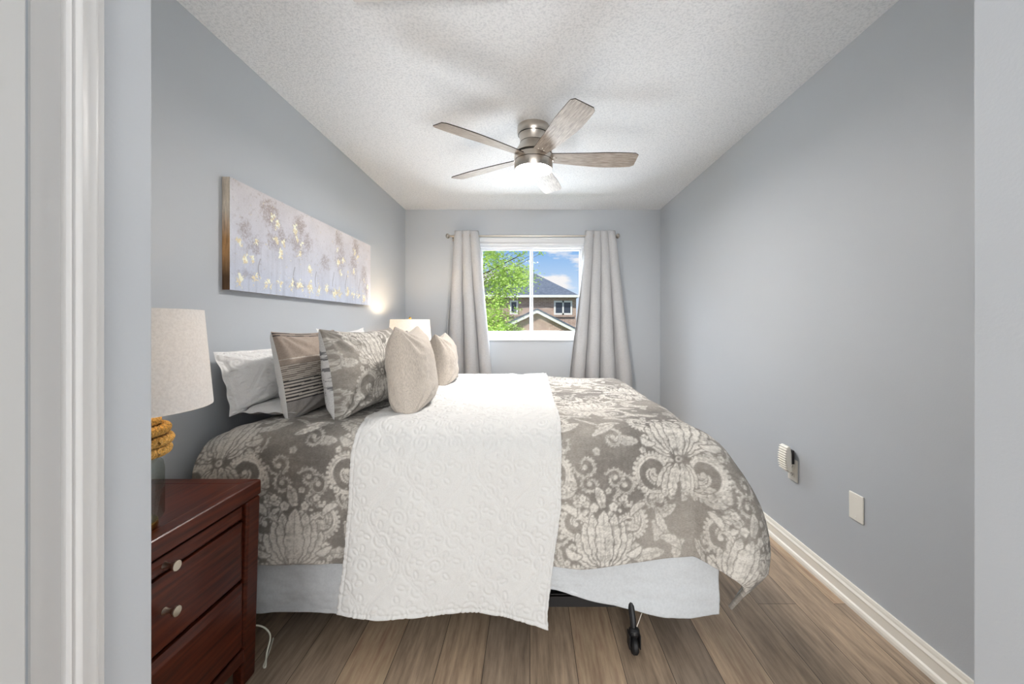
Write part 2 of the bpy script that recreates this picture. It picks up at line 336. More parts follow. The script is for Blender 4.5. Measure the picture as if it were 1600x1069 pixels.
def damask_tile():
    T = Tile(.62, .86, .002)
    def st(pts, ws, v, mir, cx=0.):
        for (x, y), w_ in zip(pts, ws):
            T.disc(cx+x, y, w_, v)
            if mir: T.disc(cx-x, y, w_, v)
    def leaf(x, y, ang, ln, wd, bend, cx, mir=True, veins=True):
        n = max(10, int(ln/.0025)); pts = []; ws = []
        px, py, a = x, y, ang
        for i in range(n):
            t = i/(n-1); pts.append((px, py)); ws.append(max(.0012, wd*math.sin(PI*min(1, t*.93+.04))**.8*(1+.16*math.sin(t*30))))
            a += bend/n; px += math.cos(a)*ln/n; py += math.sin(a)*ln/n
        st(pts, [q+.0045 for q in ws], .06, mir, cx); st(pts, ws, .92, mir, cx)
        if veins:
            st(pts[2:-3], [.0014]*len(pts), .25, mir, cx)
            for i in range(4, n-5, 5):
                (x0, y0), (x1, y1) = pts[i], pts[i+1]; d = math.atan2(y1-y0, x1-x0)
                for sg in (-1, 1):
                    q = [(x0+math.cos(d+sg*.8)*t*ws[i]*.95, y0+math.sin(d+sg*.8)*t*ws[i]*.95) for t in np.linspace(.1, 1, 8)]
                    st(q, [.0010]*8, .38, mir, cx)
    def scroll(x, y, r0, turns, a0, sg, wd, cx, mir=True):
        n = int(r0*turns*2*PI/.003)+20; pts = []; ws = []
        for i in range(n):
            t = i/(n-1); r = r0*(1-t)**.8+.006*t; a = a0+sg*turns*2*PI*t; pts.append((x+r*math.cos(a), y+r*math.sin(a))); ws.append(wd*(.35+.65*math.sin(PI*min(1, t+.12))))
        st(pts, [q+.004 for q in ws], .06, mir, cx); st(pts, ws, .88, mir, cx)
        for i in range(0, n, 7):
            t = i/(n-1); r = r0*(1-t)**.8+.006*t+wd*1.5; a = a0+sg*turns*2*PI*t; st([(x+r*math.cos(a), y+r*math.sin(a))], [wd*.75*(1-.5*t)], .85, mir, cx)
        st(pts, [.001]*n, .3, mir, cx); T.disc(cx+pts[-1][0], pts[-1][1], .010, .9)
        if mir: T.disc(cx-pts[-1][0], pts[-1][1], .010, .9)
    def flower(x, y, r, cx, mir=True):
        for sg in ((1, -1) if mir else (1,)):
            T.disc(cx+sg*x, y, r*1.25, .05)
            for k in range(5):
                a = 2*PI*k/5+.3; T.disc(cx+sg*(x+r*.62*math.cos(a)), y+r*.62*math.sin(a), r*.46, .9)
            T.disc(cx+sg*x, y, r*.32, .12); T.disc(cx+sg*x, y, r*.16, .9)
    Rr = random.Random(3)
    for k in range(80):
        x, y = Rr.uniform(0, .62), Rr.uniform(0, .86); q = Rr.random()
        if q < .5: leaf(0, y, Rr.uniform(0, 6.28), Rr.uniform(.07, .13), Rr.uniform(.010, .02), Rr.uniform(-2, 2), x, mir=False)
        elif q < .8: scroll(0, y, Rr.uniform(.025, .05), 1.2, Rr.uniform(0, 6.28), Rr.choice((1, -1)), .005, x, mir=False)
        else: flower(0, y, Rr.uniform(.010, .018), x, mir=False)
    T.a = T.a*.78
    for cx, oy, flipd in ((.155, 0, 1), (.465, .43, 1)):
        Y = lambda v: oy+v
        scroll(.10, Y(.10), .085, 1.35, -1.9, 1, .010, cx); scroll(.105, Y(.33), .07, 1.3, 1.7, -1, .009, cx)
        for a, l_, w_, b in ((.15, .13, .019, .9), (.55, .16, .024, .7), (.95, .18, .026, .5), (1.28, .20, .026, .25)):
            leaf(.012, Y(.17), a, l_, w_, b, cx)
        leaf(0, Y(.16), PI/2, .22, .032, 0, cx, mir=False)
        for a, l_, w_, b in ((-.4, .12, .016, -.9), (-.9, .14, .02, -.6), (-1.3, .13, .018, -.2)): leaf(.01, Y(.13), a, l_, w_, b, cx)
        for k, (x, y, r) in enumerate(((.04, .395, .017), (.085, .43, .014), (.125, .235, .016), (.145, .185, .012), (.03, .02, .013), (.075, .0, .011), (.145, .03, .014), (.15, .40, .015))): flower(x, Y(y), r, cx)
        for k in range(7):
            a = .5+k*.27; T.disc(cx+.13*math.cos(a), Y(.27)+.13*math.sin(a), .0065, .8); T.disc(cx-.13*math.cos(a), Y(.27)+.13*math.sin(a), .0065, .8)
        leaf(.09, Y(.21), -.3, .07, .012, 1.4, cx, veins=False); leaf(.11, Y(.36), 1.2, .08, .012, -1.2, cx, veins=False)
        T.disc(cx, Y(.15), .02, .1); T.disc(cx, Y(.15), .013, .9); T.disc(cx, Y(.15), .006, .1)
    return T
DT = damask_tile()
C_GROUND, C_GROUND2, C_CREAM = np.array(lin(122, 118, 113)[:3]), np.array(lin(158, 152, 144)[:3]), np.array(lin(222, 218, 210)[:3])
def damask_color(x, y, seed=3):
    x = x+.006*fbm(x*22, y*22, 70)*2; y = y+.006*fbm(x*22+9, y*22, 71)*2
    p = DT.sample(x, y); big = np.clip(fbm(x*4, y*4, seed)*2.4+.5, 0, 1); wear = fbm(x*26, y*80, seed+9, 3)+.9*fbm(x*120, y*34, seed+5, 3)+.6*fbm(x*150, y*150, seed+6, 1)
    p = np.clip(p*(.93+.8*wear)+.10*big+.16*wear, 0, 1)[..., None]
    g = C_GROUND*(1-big[..., None])+C_GROUND2*big[..., None]
    return g*(1-p)+C_CREAM*p
def quilt_tile():
    T = Tile(.26, .34, .002)
    def groove(pts, sig=.0045):
        for x, y in pts:
            k = 7; cx, cy = x/T.r, y/T.r; ix, iy = int(round(cx)), int(round(cy))
            I, J = np.meshgrid(np.arange(ix-k, ix+k+1), np.arange(iy-k, iy+k+1), indexing='ij')
            d = np.hypot(I-cx, J-cy)*T.r; g = np.exp(-(d/sig)**2); i, j = I % T.nx, J % T.ny
            T.a[i, j] = np.maximum(T.a[i, j], g)
    t = np.linspace(0, 1, 260)
    for off, ph in ((0, 0), (.13, PI)):
        for dd in (0, .012):
            groove(list(zip(off+dd+.055*np.sin(2*PI*t+ph), t*.34)))
    for cx, cy, sg in ((.065, .085, 1), (.195, .085, -1), (.065, .255, -1), (.195, .255, 1), (0, .17, 1), (.13, .0, -1), (.13, .17, 1)):
        a = np.linspace(0, 4.2*PI, 160); r = .038*(1-a/(4.4*PI)); groove(list(zip(cx+sg*r*np.cos(a), cy+r*np.sin(a))))
        for k in range(5):
            b = k*1.256+.4; u = np.linspace(0, PI, 30)
            for s2 in (-1, 1):
                lx = .042+.028*(1-np.cos(u))/2; ly = s2*.009*np.sin(u); groove(list(zip(cx+lx*math.cos(b)-ly*math.sin(b), cy+lx*math.sin(b)+ly*math.cos(b))), .0035)
    return T
QT = quilt_tile()

# ============================================================ bed
bed = empty('bed', (-.29, 2.25, 0), label='queen bed with black metal frame, headless, pushed against the left wall', cat='bed')
bx = lambda x: x+.29
by = lambda y: y-2.25
BX0, BX1, BY0, BY1 = -1.32, .69, 1.52, 3.0
def rbox(name, a, m, bev, **k): return obj(name, B(*a), m, bed, smooth=True, bevel=bev, seg=4, **k)
rbox('box_spring', (bx(BX0), bx(BX1), by(BY0), by(BY1), .175, .41), M['boxspring'], .03)
rbox('mattress', (bx(-1.25), bx(BX1), by(BY0), by(BY1), .411, .775), M['mattress'], .07)
# quilting stitch on box spring foot corner
bm = bmesh.new()
for k in range(-2, 9):
    for sg in (-1, 1):
        y = BY0+.02+k*.07; p = [(bx(BX1+.001), by(y+sg*s*.24), .18+s*.22) for s in (0, 1)]
        if BY0+.02 < y+min(0, sg*.24) and y+max(0, sg*.24) < BY1: tube(p, .0012, 5, bm)
for k in range(34):
    x = BX0+.05+k*.058
    if x+.06 < BX1: tube([(bx(x), by(BY0-.0008), .2), (bx(x+.055), by(BY0-.0008), .38)], .001, 5, bm); tube([(bx(x+.055), by(BY0-.0008), .2), (bx(x), by(BY0-.0008), .38)], .001, 5, bm)
obj('quilting_stitch', bm, M['plasticdark'], bed)
gd = bmesh.new(); box(gd, bx(BX1-.06), bx(BX1+.004), by(BY0-.004), by(BY0+.10), .165, .20); obj('corner_guard', gd, M['sidecloth'], bed, bevel=.003)
for y in (BY0-.004, BY1-.034): obj('side_rail', B((bx(BX0+.03), bx(BX1-.03), by(y), by(y+.004), .128, .178), (bx(BX0+.03), bx(BX1-.03), by(y), by(y+.038), .168, .174)), M['black'], bed)
for x in (-1.2, .43): obj('cross_rail', B(bx(x), bx(x+.035), by(BY0), by(BY1), .128, .166), M['black'], bed)
for x in (-1.16, .385):
    for y, near in ((BY0-.052, 1), (BY1-.06, 0), (2.26, 0)):
        lg = obj('leg', tube([(bx(x), by(y)+.05*near, .165), (bx(x), by(y)+.006*near, .11), (bx(x), by(y), .075)], [.012, .012, .011]), M['black'], bed, smooth=True)
        cb = lathe([(.010, .012), (.019, .006), (.021, -.004), (.019, -.012), (.014, -.018), (0, -.018)], 20, 'Z', (bx(x+.002), by(y-.004), .077))
        for dx in (-.021, .017): box(cb, bx(x+dx), bx(x+dx+.005), by(y-.026), by(y+.012), .022, .074)
        obj('caster_fork', cb, M['black'], lg, bevel=.003)
        obj('caster_wheel', lathe([(0, -.012), (.024, -.012), (.0295, -.006), (.0295, .006), (.024, .012), (0, .012)], 28, 'X', (bx(x+.0), by(y-.012), .0298)), M['rubber'], lg, smooth=True)
    obj('brace', tube([(bx(x+.075), by(BY0+.01), .165), (bx(x+.012), by(BY0-.05), .082)], .0028, 8), M['nickel'], bed)

# --- draped cloth shape shared by duvet and runner
TOPZ, RHO = .812, .13
EX, EY0, EY1 = .60, 1.605, 2.93            # flat region edges
def hang(r, amax, rho=RHO):
    al = np.minimum(r/rho, amax); rest = np.maximum(r-rho*amax, 0)
    return rho*np.sin(al)+rest*np.cos(amax), rho*(1-np.cos(al))+rest*np.sin(amax)
def drape(sx, ty):
    """sx: cloth coordinate along the bed (x before the foot edge), ty: across"""
    a = np.maximum(sx-EX, 0); bn = np.maximum(EY0-ty, 0); bf = np.maximum(ty-EY1, 0); b = bn+bf; sgn = np.where(bf > 0, 1., -1.)
    p = 2.25; r = (a**p+b**p+1e-12)**(1/p); phi = np.arctan2(b, a+1e-9)
    edge = (a+b) > 0
    side = np.sin(phi)**2; corner = np.sin(2*phi)**2*(np.minimum(a, b) > 0)
    amax = side*1.50+(1-side)*1.30-corner*.10
    o_, d_ = hang(r, amax)
    rr = np.clip(r/.6, 0, 1.3)
    fold = .014*rr*np.sin(sx*9.5+np.sin(ty*4)+.6)*side + .026*rr*np.sin(ty*13+1.2)*(1-side) + corner*(.17*np.sin(PI*np.clip(rr*.74, 0, 1))**1.3)
    fold = fold + .020*rr*fbm(sx*5, ty*5, 31)
    o_ = np.where(edge, o_+fold*(1-.25*corner)-corner*.5*np.maximum(r-.56, 0), 0)
    x = np.minimum(sx, EX)+o_*np.cos(phi)*edge; y = np.clip(ty, EY0, EY1)+sgn*o_*np.sin(phi)*edge
    z = TOPZ-np.where(edge, d_, 0)
    # soft loft and creases on top
    top = np.clip(1-r/.25, 0, 1)
    q = fbm(sx*3.0, ty*3.0, 11)*.030+.010*np.sqrt(.06+np.sin((sx*.75+ty*1.0)*15+fbm(sx*4, ty*4, 15)*6)**2)*np.clip(fbm(sx*2.2, ty*2.2, 19)*3+.5, 0, 1)+fbm(sx*14, ty*14, 21)*.006
    z = z+q*(.35+.65*top)
    # falls away a little towards the head edge near the wall
    z = z-.05*np.clip((-1.04-sx)/.22, 0, 1)**2
    x = x+.004*fbm(sx*20, ty*20, 25)
    return np.stack([x, y, z], -1)
def hemshape(sx): return .555-.020*np.clip((sx-.2)/.4, 0, 1)+.01*np.sin(sx*6)
ns, ntt = 640, 700
S1 = np.linspace(-1.262, EX+.57, ns)[:, None]; tv = np.linspace(0, 1, ntt)[None, :]
t0 = EY0-hemshape(S1); t1 = EY1+.50
SX = S1+0*tv; TY = t0+(t1-t0)*tv
P = drape(SX, TY)
duvet = grid_obj('duvet', P, M['damask'], col=damask_color(SX*1.08+.17, TY*1.08+.33), solid=.016)
duvet.data.materials.append(M['lining']); md = duvet.modifiers['solid']; md.material_offset = 1
tag(duvet, 'grey and cream scrollwork print duvet draped over the whole bed', 'duvet')
# --- runner
nr, nq = 300, 760
rs = np.linspace(0, 1, nr)[:, None]; rt = np.linspace(0, 1, nq)[None, :]
LN = .722+.006*np.sin(rs*7)+.034*np.clip((rs-.45)/.55, 0, 1)**1.5
TYr = (EY0-LN)+((EY1+.62)-(EY0-LN))*rt
hng = np.clip((EY0-TYr)/.7, 0, 1)
SXr = (-.660-.03*hng**2)+((.122-.02*hng-.035*np.clip(hng-.5, 0, 1)*2)-(-.660-.03*hng**2))*rs
Pd = drape(SXr, TYr)
du = np.gradient(Pd, axis=0); dv = np.gradient(Pd, axis=1); Nn = np.cross(du, dv); Nn /= np.linalg.norm(Nn, axis=-1, keepdims=True)+1e-12
gq = QT.sample(SXr+.02, TYr+.05); edg = np.minimum(np.minimum(rs, 1-rs)*.78, np.minimum(rt, 1-rt)*2.7)
off = .020+.0036*(1-gq)+.0015*fbm(SXr*30, TYr*30, 41)-.004*np.exp(-((edg-.012)/.003)**2)
Pr = Pd+Nn*off[..., None]
runner = grid_obj('bed_runner', Pr, M['quilt'], solid=.006)
tag(runner, 'white quilted bed runner laid across the patterned duvet, hanging down in front', 'blanket')
# --- skirt
nx, nz_ = 360, 60
xs = np.linspace(-1.30, .712, nx)[:, None]; u = np.linspace(0, 1, nz_)[None, :]
hem = .115+.012*np.sin(xs*9)*0+.095*np.exp(-((xs-.02)/.16)**2)+.025*np.exp(-((xs-.25)/.2)**2)
z = .40+(hem-.40)*u
yy = 1.512-.016-.014*u*np.sin(xs*11+2*u)-.05*fbm(xs*4+0*u, u*2.5+xs, 51)*u-.010*u*fbm(xs*14, u*3, 52)
Ps = np.stack([xs+.006*u+0*u, np.minimum(yy, 1.508), z+0*xs], -1)
sk = grid_obj('bed_skirt', Ps, M['skirt'], solid=.002); tag(sk, 'plain pale grey bed skirt hanging under the duvet along the near side', 'bed skirt')
# stitched hem
bm = tube([tuple(Ps[i, -4]+np.array((0, -.001, 0))) for i in range(0, nx, 3)], .0011, 5); obj('hem_stitch', bm, M['lining'], sk)

# ============================================================ pillows
def pillow_grid(W, H, T, side, n=90, pinch=.07, seed=0, flange=0, wr=.012, power=.42):
    u = np.linspace(-1, 1, n)[:, None]+np.zeros((1, n)); v = np.linspace(-1, 1, n)[None, :]+np.zeros((n, 1))
    fu = np.clip(u*(1+flange), -1, 1); fv = np.clip(v*(1+flange), -1, 1)
    th = T/2*((1-fu**2)*np.where(fv < 0, 1-np.abs(fv)**5, 1-fv**2))**power
    x = W/2*u*(1-pinch*(1-v**2)*(np.abs(u)**1.5)); z = H/2*v*(1-np.where(v > 0, pinch*1.25, pinch*.35)*(1-u**2)*(np.abs(v)**1.5))
    # corner ears and tension creases running from the corners
    cre = 0
    for cu, cv in ((-1, -1), (-1, 1), (1, -1), (1, 1)):
        dd = np.hypot(u-cu, v-cv); an = np.arctan2(v-cv, u-cu); cre = cre+np.sin(an*13+seed)*np.exp(-((dd-.42)/.32)**2)
    th = th+side*0+wr*cre*np.clip(th/(T/2), 0, 1)*.55+wr*1.6*fbm(u*2.2+seed, v*2.2+side, 60+seed)*np.clip(th*8/T, 0, 1)
    if flange: th = th+.003*np.sin(u*17+v*11+seed)*(np.maximum(abs(u), abs(v)) > 1/(1+flange))*side
    return np.stack([side*th, x, z], -1), u, v      # local: +X normal, Y width, Z height
def make_pillow(name, loc, lean, yaw, W, H, T, mf, mb, label, cat, group=None, colf=None, colb=None, flange=0, pinch=.07, seed=0, roll=0, n=90, post=None, wr=.012, quilt=False, dome=0):
    e = empty(name, loc, label=label, cat=cat, group=group)
    R = Matrix.Rotation(yaw, 3, 'Z') @ Matrix.Rotation(-lean, 3, 'Y') @ Matrix.Rotation(roll, 3, 'X')
    for side, nm, mm, cf in ((1, 'front_panel', mf, colf), (-1, 'back_panel', mb, colb)):
        Pp, u, v = pillow_grid(W, H, T, side, n, pinch, seed, flange, wr)
        if quilt and side == 1: Pp[..., 0] += .0045*(1-QT.sample(Pp[..., 1]*1.15, Pp[..., 2]*1.15))*(np.maximum(abs(u), abs(v)) < .97)
        # settle: squash the bottom
        low = np.clip((-v-.55)/.45, 0, 1); Pp[..., 2] += low**2*H*.03*(1-u**2)
        if dome: Pp[..., 2] += 0
        Pp[..., 2] += H/2*.97
        Pp = Pp @ np.array(R).T
        grid_obj(nm, Pp, mm, e, col=(cf(u, v, W, H) if cf else None), flip=(side < 0))
    return e
def dam(u, v, W, H): return damask_color(u*W/2+.21, v*H/2*1.0+.18, 5)
def dam2(u, v, W, H): return damask_color(u*W/2+.42, v*H/2+.5, 8)
def damback(u, v, W, H):
    p = DT.sample(u*W/2+.1, v*H/2); q = (np.abs(p-.5) < .25)*(fbm(u*5, v*5, 4) > 0)
    a = np.array(lin(226, 226, 225)[:3]); b = np.array(lin(130, 130, 132)[:3]); return a*(1-q[..., None])+b*q[..., None]
def stripes(u, v, W, H):
    zc = (v+1)/2+.012*u; cream = np.array(lin(216, 208, 197)[:3]); taupe = np.array(lin(176, 162, 150)[:3]); dark = np.array(lin(70, 68, 70)[:3]); grey = np.array(lin(158, 153, 149)[:3])
    out = np.zeros(u.shape+(3,)); out[:] = taupe
    f = (zc < .60)[..., None]; s = (.5+.5*np.sin(zc*2*PI/.022) > .55)[..., None]; out = np.where(f, np.where(s, dark*.5+taupe*.5, cream), out)
    f = (zc < .44)[..., None]; s = (((zc-.20)/.036) % 1 < .42)[..., None]; out = np.where(f, np.where(s, dark, cream), out)
    out = np.where((zc < .20)[..., None], grey, out)
    f = ((zc > .92) & (((zc)/.03) % 1 < .4))[..., None]; out = np.where(f, dark, out)
    out = np.where(((zc > .66) & (zc < .67))[..., None], cream, out)
    return out
WL = M['sham']
make_pillow('pillow_sham', (-1.215, 1.955, .845), math.radians(15), 0, .72, .27, .15, WL, WL, 'white quilted sham leaning on the left wall, nearest the camera and bedside lamp', 'pillow', flange=.12, pinch=.05, seed=1, quilt=True, n=160)
make_pillow('pillow_sham', (-1.205, 2.66, .83), math.radians(9), 0, .66, .37, .15, WL, WL, 'white sham leaning on the wall behind the scrollwork pillow, only its top showing', 'pillow', flange=.06, pinch=.13, seed=4, n=100, quilt=True)
# flat sleeping pillow under the first sham
ep = empty('pillow', (-1.10, 1.95, .815), label='flat white sleeping pillow squashed beneath the near quilted sham', cat='pillow')
for sd, nm in ((1, 'front_panel'), (-1, 'back_panel')):
    Pp, uu, vvv = pillow_grid(.62, .26, .06, sd, 60, .03, 9, .10); Pp = np.stack([Pp[..., 2]*.9, Pp[..., 1], Pp[..., 0]+.03], -1); grid_obj(nm, Pp, M['white'], ep, flip=(sd > 0))
make_pillow('cushion', (-1.005, 1.90, .812), math.radians(11), math.radians(0), .52, .385, .17, M['stripe'], M['white'], 'striped black and taupe woven cushion between white sham and scrollwork pillow', 'cushion', colf=stripes, seed=2, pinch=.06, n=150, wr=.012)
make_pillow('euro_sham', (-.775, 1.945, .812), math.radians(10), math.radians(-7), .62, .395, .21, M['damask'], M['damask'], 'scrollwork print pillow matching the duvet, near one behind the linen cushion', 'pillow', colf=dam, colb=damback, seed=3, pinch=.09, n=200, wr=.02)
make_pillow('euro_sham', (-.84, 2.64, .815), math.radians(12), 0, .58, .365, .16, M['damask'], M['damask'], 'scrollwork print pillow in front of the far lamp, mostly hidden by linen cushions', 'pillow', colf=dam2, colb=damback, seed=6, pinch=.09, n=120)
make_pillow('cushion', (-.545, 1.89, .815), math.radians(6), math.radians(5), .48, .40, .21, M['linen'], M['linen'], 'grey beige linen cushion, nearest and largest on the white runner', 'cushion', 'linen cushions', seed=5, pinch=.17, n=120, wr=.014)
make_pillow('cushion', (-.565, 2.62, .815), math.radians(5), math.radians(4), .42, .345, .19, M['linen'], M['linen'], 'grey beige linen cushion farther back, nearest the window curtain', 'cushion', 'linen cushions', seed=8, pinch=.17, n=100, wr=.014)

# ============================================================ nightstands
def make_nightstand(loc, label):
    e = empty('nightstand', loc, label=label, cat='nightstand')
    D, W, H = .38, .712, .676            # x depth, y width, height ; front faces +x at x=D
    m = M['mahogany']
    obj('top', B((0, D-.045, .045, W-.045, H-.03, H)), m, e, bevel=.001)
    # mitred frame round the top
    bm = bmesh.new(); o = [(0, 0), (D, 0), (D, W), (0, W)]; i = [(0, .05), (D-.05, .05), (D-.05, W-.05), (0, W-.05)]
    for a, b in ((0, 1), (1, 2), (2, 3)):
        v0 = [bm.verts.new((x, y, zz)) for zz in (H-.052, H+.001) for x, y in (o[a], o[b], i[b], i[a])]
        for f in ((3, 2, 1, 0), (4, 5, 6, 7), (0, 1, 5, 4), (1, 2, 6, 5), (2, 3, 7, 6), (3, 0, 4, 7)): bm.faces.new([v0[k] for k in f])
    bmesh.ops.recalc_face_normals(bm, faces=bm.faces); obj('top_frame', bm, m, e, bevel=.007, seg=3)
    for y in (0, W-.066):
        bm = B((D-.058, D-.002, y+.001, y+.065, 0, H-.053)); 
        for v in bm.verts:
            if v.co.z < .01: v.co.x -= .018*(v.co.x > D-.03)
        bmesh.ops.recalc_face_normals(bm, faces=bm.faces); obj('leg', bm, m, e, bevel=.010, seg=4)
        obj('leg', B((0, .05, y+.001, y+.065, 0, H-.053)), m, e, bevel=.008, seg=3)
        obj('side_panel', B((.045, D-.055, y+.012, y+.052, .13, H-.05)), m, e, bevel=.002)
    obj('back_panel', B((.004, .016, .06, W-.06, .13, H-.05)), m, e)
    obj('carcass', B((.02, D-.05, .066, W-.066, .13, H-.05)), M['gap'], e)
    obj('bottom_rail', B((D-.05, D-.014, .066, W-.066, .095, .135)), m, e, bevel=.003)
    for z0, z1, kz, nm in ((.570, .612, .590, 'pull_out_tray'), (.372, .561, .472, 'drawer'), (.145, .360, .262, 'drawer')):
        bm = bmesh.new(); y0, y1 = .072, W-.072; bb = .012; d0, d1 = D-.03, D-.010
        fr = [bm.verts.new(p) for p in ((d1-.006, y0, z0), (d1-.006, y1, z0), (d1-.006, y1, z1), (d1-.006, y0, z1))]
        fi = [bm.verts.new(p) for p in ((d1, y0+bb, z0+bb*.7), (d1, y1-bb, z0+bb*.7), (d1, y1-bb, z1-(bb*2.2 if z1-z0 > .1 else bb)), (d1, y0+bb, z1-(bb*2.2 if z1-z0 > .1 else bb)))]
        bk_ = [bm.verts.new(p) for p in ((d0, y0, z0), (d0, y1, z0), (d0, y1, z1), (d0, y0, z1))]
        bm.faces.new(fi)
        for k in range(4): bm.faces.new((fr[k], fr[(k+1) % 4], fi[(k+1) % 4], fi[k])); bm.faces.new((bk_[k], bk_[(k+1) % 4], fr[(k+1) % 4], fr[k]))
        bm.faces.new(bk_[::-1]); bmesh.ops.recalc_face_normals(bm, faces=bm.faces); dw = obj(nm, bm, m, e, bevel=.0015)
        obj('knob', lathe([(.010, D-.012), (.007, D-.004), (.0055, D+.006), (.008, D+.013), (.0125, D+.017), (.0135, D+.020), (.0125, D+.0235), (0, D+.0245)], 28, 'X', (0, W/2, kz)), M['knob'], dw, smooth=True)
    return e
ns1 = make_nightstand((-1.317, .666, 0), 'dark mahogany nightstand with round nickel knobs, beside the near end of bed')
ns2 = make_nightstand((-1.317, 3.11, 0), 'dark mahogany nightstand beyond the bed near the window wall, under the far lamp')

# ============================================================ lamps
def make_lamp(loc, label, watts):
    e = empty('table_lamp', loc, label=label, cat='lamp')
    obj('base', lathe([(0, 0), (.070, 0), (.072, .004), (.072, .016), (.066, .020), (0, .020)], 48), M['gold'], e, smooth=True)
    # clear glass body
    obj('glass_body', lathe([(.060, .020), (.082, .026), (.085, .034), (.085, .15), (.082, .17), (.070, .185), (.045, .195)], 48), M['jar'], e, smooth=True)
    # rope wound round the shoulder
    bm = bmesh.new()
    for k, (R_, zz) in enumerate(((.088, .205), (.092, .232), (.086, .260), (.066, .283))):
        for ph in (0, 2*PI/3, 4*PI/3):
            tube([((R_+.0062*math.cos(a*14+ph))*math.cos(a), (R_+.0062*math.cos(a*14+ph))*math.sin(a), zz+.0062*math.sin(a*14+ph)) for a in np.linspace(0, 2*PI, 160, endpoint=False)], .0078, 7, bm, closed=True)
    obj('rope', bm, M['rope'], e, smooth=True)
    obj('rope_core', lathe([(0, .19), (.074, .196), (.080, .232), (.072, .262), (.05, .285), (.02, .295), (0, .295)], 32), M['rope'], e, smooth=True)
    obj('stem', lathe([(0, .02), (.006, .02), (.006, .19), (.006, .345), (.012, .35), (.012, .39), (0, .39)], 20), M['gold'], e, smooth=True)
    # shade shell
    z0, z1, r0, r1 = .318, .578, .188, .168
    obj('lamp_shade', lathe([(r0-.002, z0), (r0, z0), (r0, z0+.004), (r1, z1-.004), (r1, z1), (r1-.002, z1), (r1-.002, z1-.004), (r0-.002, z0+.004)], 72), M['shade'], e, smooth=True).modifiers
    for f in e.children[-1].data.polygons: pass
    bm = bmesh.new(); 
    for a in (0, 2*PI/3, 4*PI/3): tube([(.010*math.cos(a), .010*math.sin(a), z1-.02), ((r1-.002)*math.cos(a), (r1-.002)*math.sin(a), z1-.008)], .0016, 6, bm)
    tube([(0, .03, .385), (0, .045, .44), (0, .03, .52), (0, 0, z1-.02)], .0016, 6, bm); tube([(0, -.03, .385), (0, -.045, .44), (0, -.03, .52), (0, 0, z1-.02)], .0016, 6, bm)
    obj('harp', bm, M['gold'], e)
    obj('finial', lathe([(0, z1-.022), (.006, z1-.02), (.004, z1-.004), (.009, z1+.004), (.011, z1+.012), (.007, z1+.020), (0, z1+.024)], 20), M['gold'], e, smooth=True)
    obj('bulb', lathe([(0, .39), (.013, .392), (.014, .405), (.026, .43), (.030, .447), (.026, .465), (.014, .475), (0, .478)], 24), M['bulb'] if watts > 2 else M['bulb_dim'], e, smooth=True)
    l = bpy.data.lights.new('bulb_light', 'POINT'); l.energy = watts; l.color = (1, .76, .5); l.shadow_soft_size = .03
    lo = bpy.data.objects.new('bulb_light', l); link(lo, e); lo.location = (0, 0, .498)
    return e
def fix_shade(e):
    for c in e.children:
        if c.name.startswith('lamp_shade'):
            bm = bmesh.new(); bm.from_mesh(c.data)
            caps = [f for f in bm.faces if len(f.verts) > 8]; bmesh.ops.delete(bm, geom=caps, context='FACES_ONLY'); bm.to_mesh(c.data); bm.free()
        if c.name.startswith('glass_body'):
            bm = bmesh.new(); bm.from_mesh(c.data)
            caps = [f for f in bm.faces if len(f.verts) > 8]; bmesh.ops.delete(bm, geom=caps, context='FACES_ONLY'); bm.to_mesh(c.data); bm.free()
lp1 = make_lamp((-1.055, 1.015, .677), 'table lamp with white drum shade and gold rope neck on the near nightstand', .7); fix_shade(lp1)
lp2 = make_lamp((-1.055, 3.47, .677), 'table lamp glowing behind the pillows beside the left window curtain', BULB_W); fix_shade(lp2)

# ============================================================ ceiling fan
fan = empty('ceiling_fan', (.022, 2.45, CH), label='flush brushed nickel ceiling fan with five grey wood blades and a lit bowl', cat='ceiling fan')
obj('canopy', lathe([(0, 0), (.098, 0), (.100, -.006), (.100, -.040), (.094, -.052), (.0, -.052)], 64), M['nickel'], fan, smooth=True)
obj('seam_ring', lathe([(.085, -.050), (.0965, -.0525), (.085, -.055)], 64), M['nickel_dark'], fan, smooth=True)
obj('motor_neck', lathe([(0, -.054), (.091, -.054), (.086, -.070), (.083, -.098), (.083, -.100), (0, -.100)], 64), M['nickel'], fan, smooth=True)
obj('seam_ring', lathe([(.07, -.100), (.0845, -.1015), (.07, -.103)], 64), M['nickel_dark'], fan, smooth=True)
obj('motor_housing', lathe([(0, -.102), (.083, -.102), (.088, -.115), (.100, -.135), (.113, -.155), (.118, -.170), (0, -.170)], 64), M['nickel'], fan, smooth=True)
obj('blade_hub', lathe([(0, -.171), (.112, -.171), (.112, -.184), (0, -.184)], 64), M['nickel_dark'], fan, smooth=True)
obj('lower_housing', lathe([(0, -.184), (.119, -.184), (.120, -.190), (.120, -.216), (0, -.216)], 64), M['nickel'], fan, smooth=True)
obj('seam_ring', lathe([(.10, -.2155), (.1185, -.2175), (.10, -.2195)], 64), M['nickel_dark'], fan, smooth=True)
obj('light_rim', lathe([(0, -.219), (.119, -.219), (.119, -.264), (.116, -.269), (.111, -.269), (.110, -.258), (0, -.258)], 64), M['nickel'], fan, smooth=True)
obj('light_bowl', lathe([(0, -.258), (.1095, -.2585), (.109, -.266), (.104, -.2675), (.06, -.2685), (0, -.269)], 64), M['fanlight'], fan, smooth=True, label='glowing frosted light bowl')
th0 = .3704
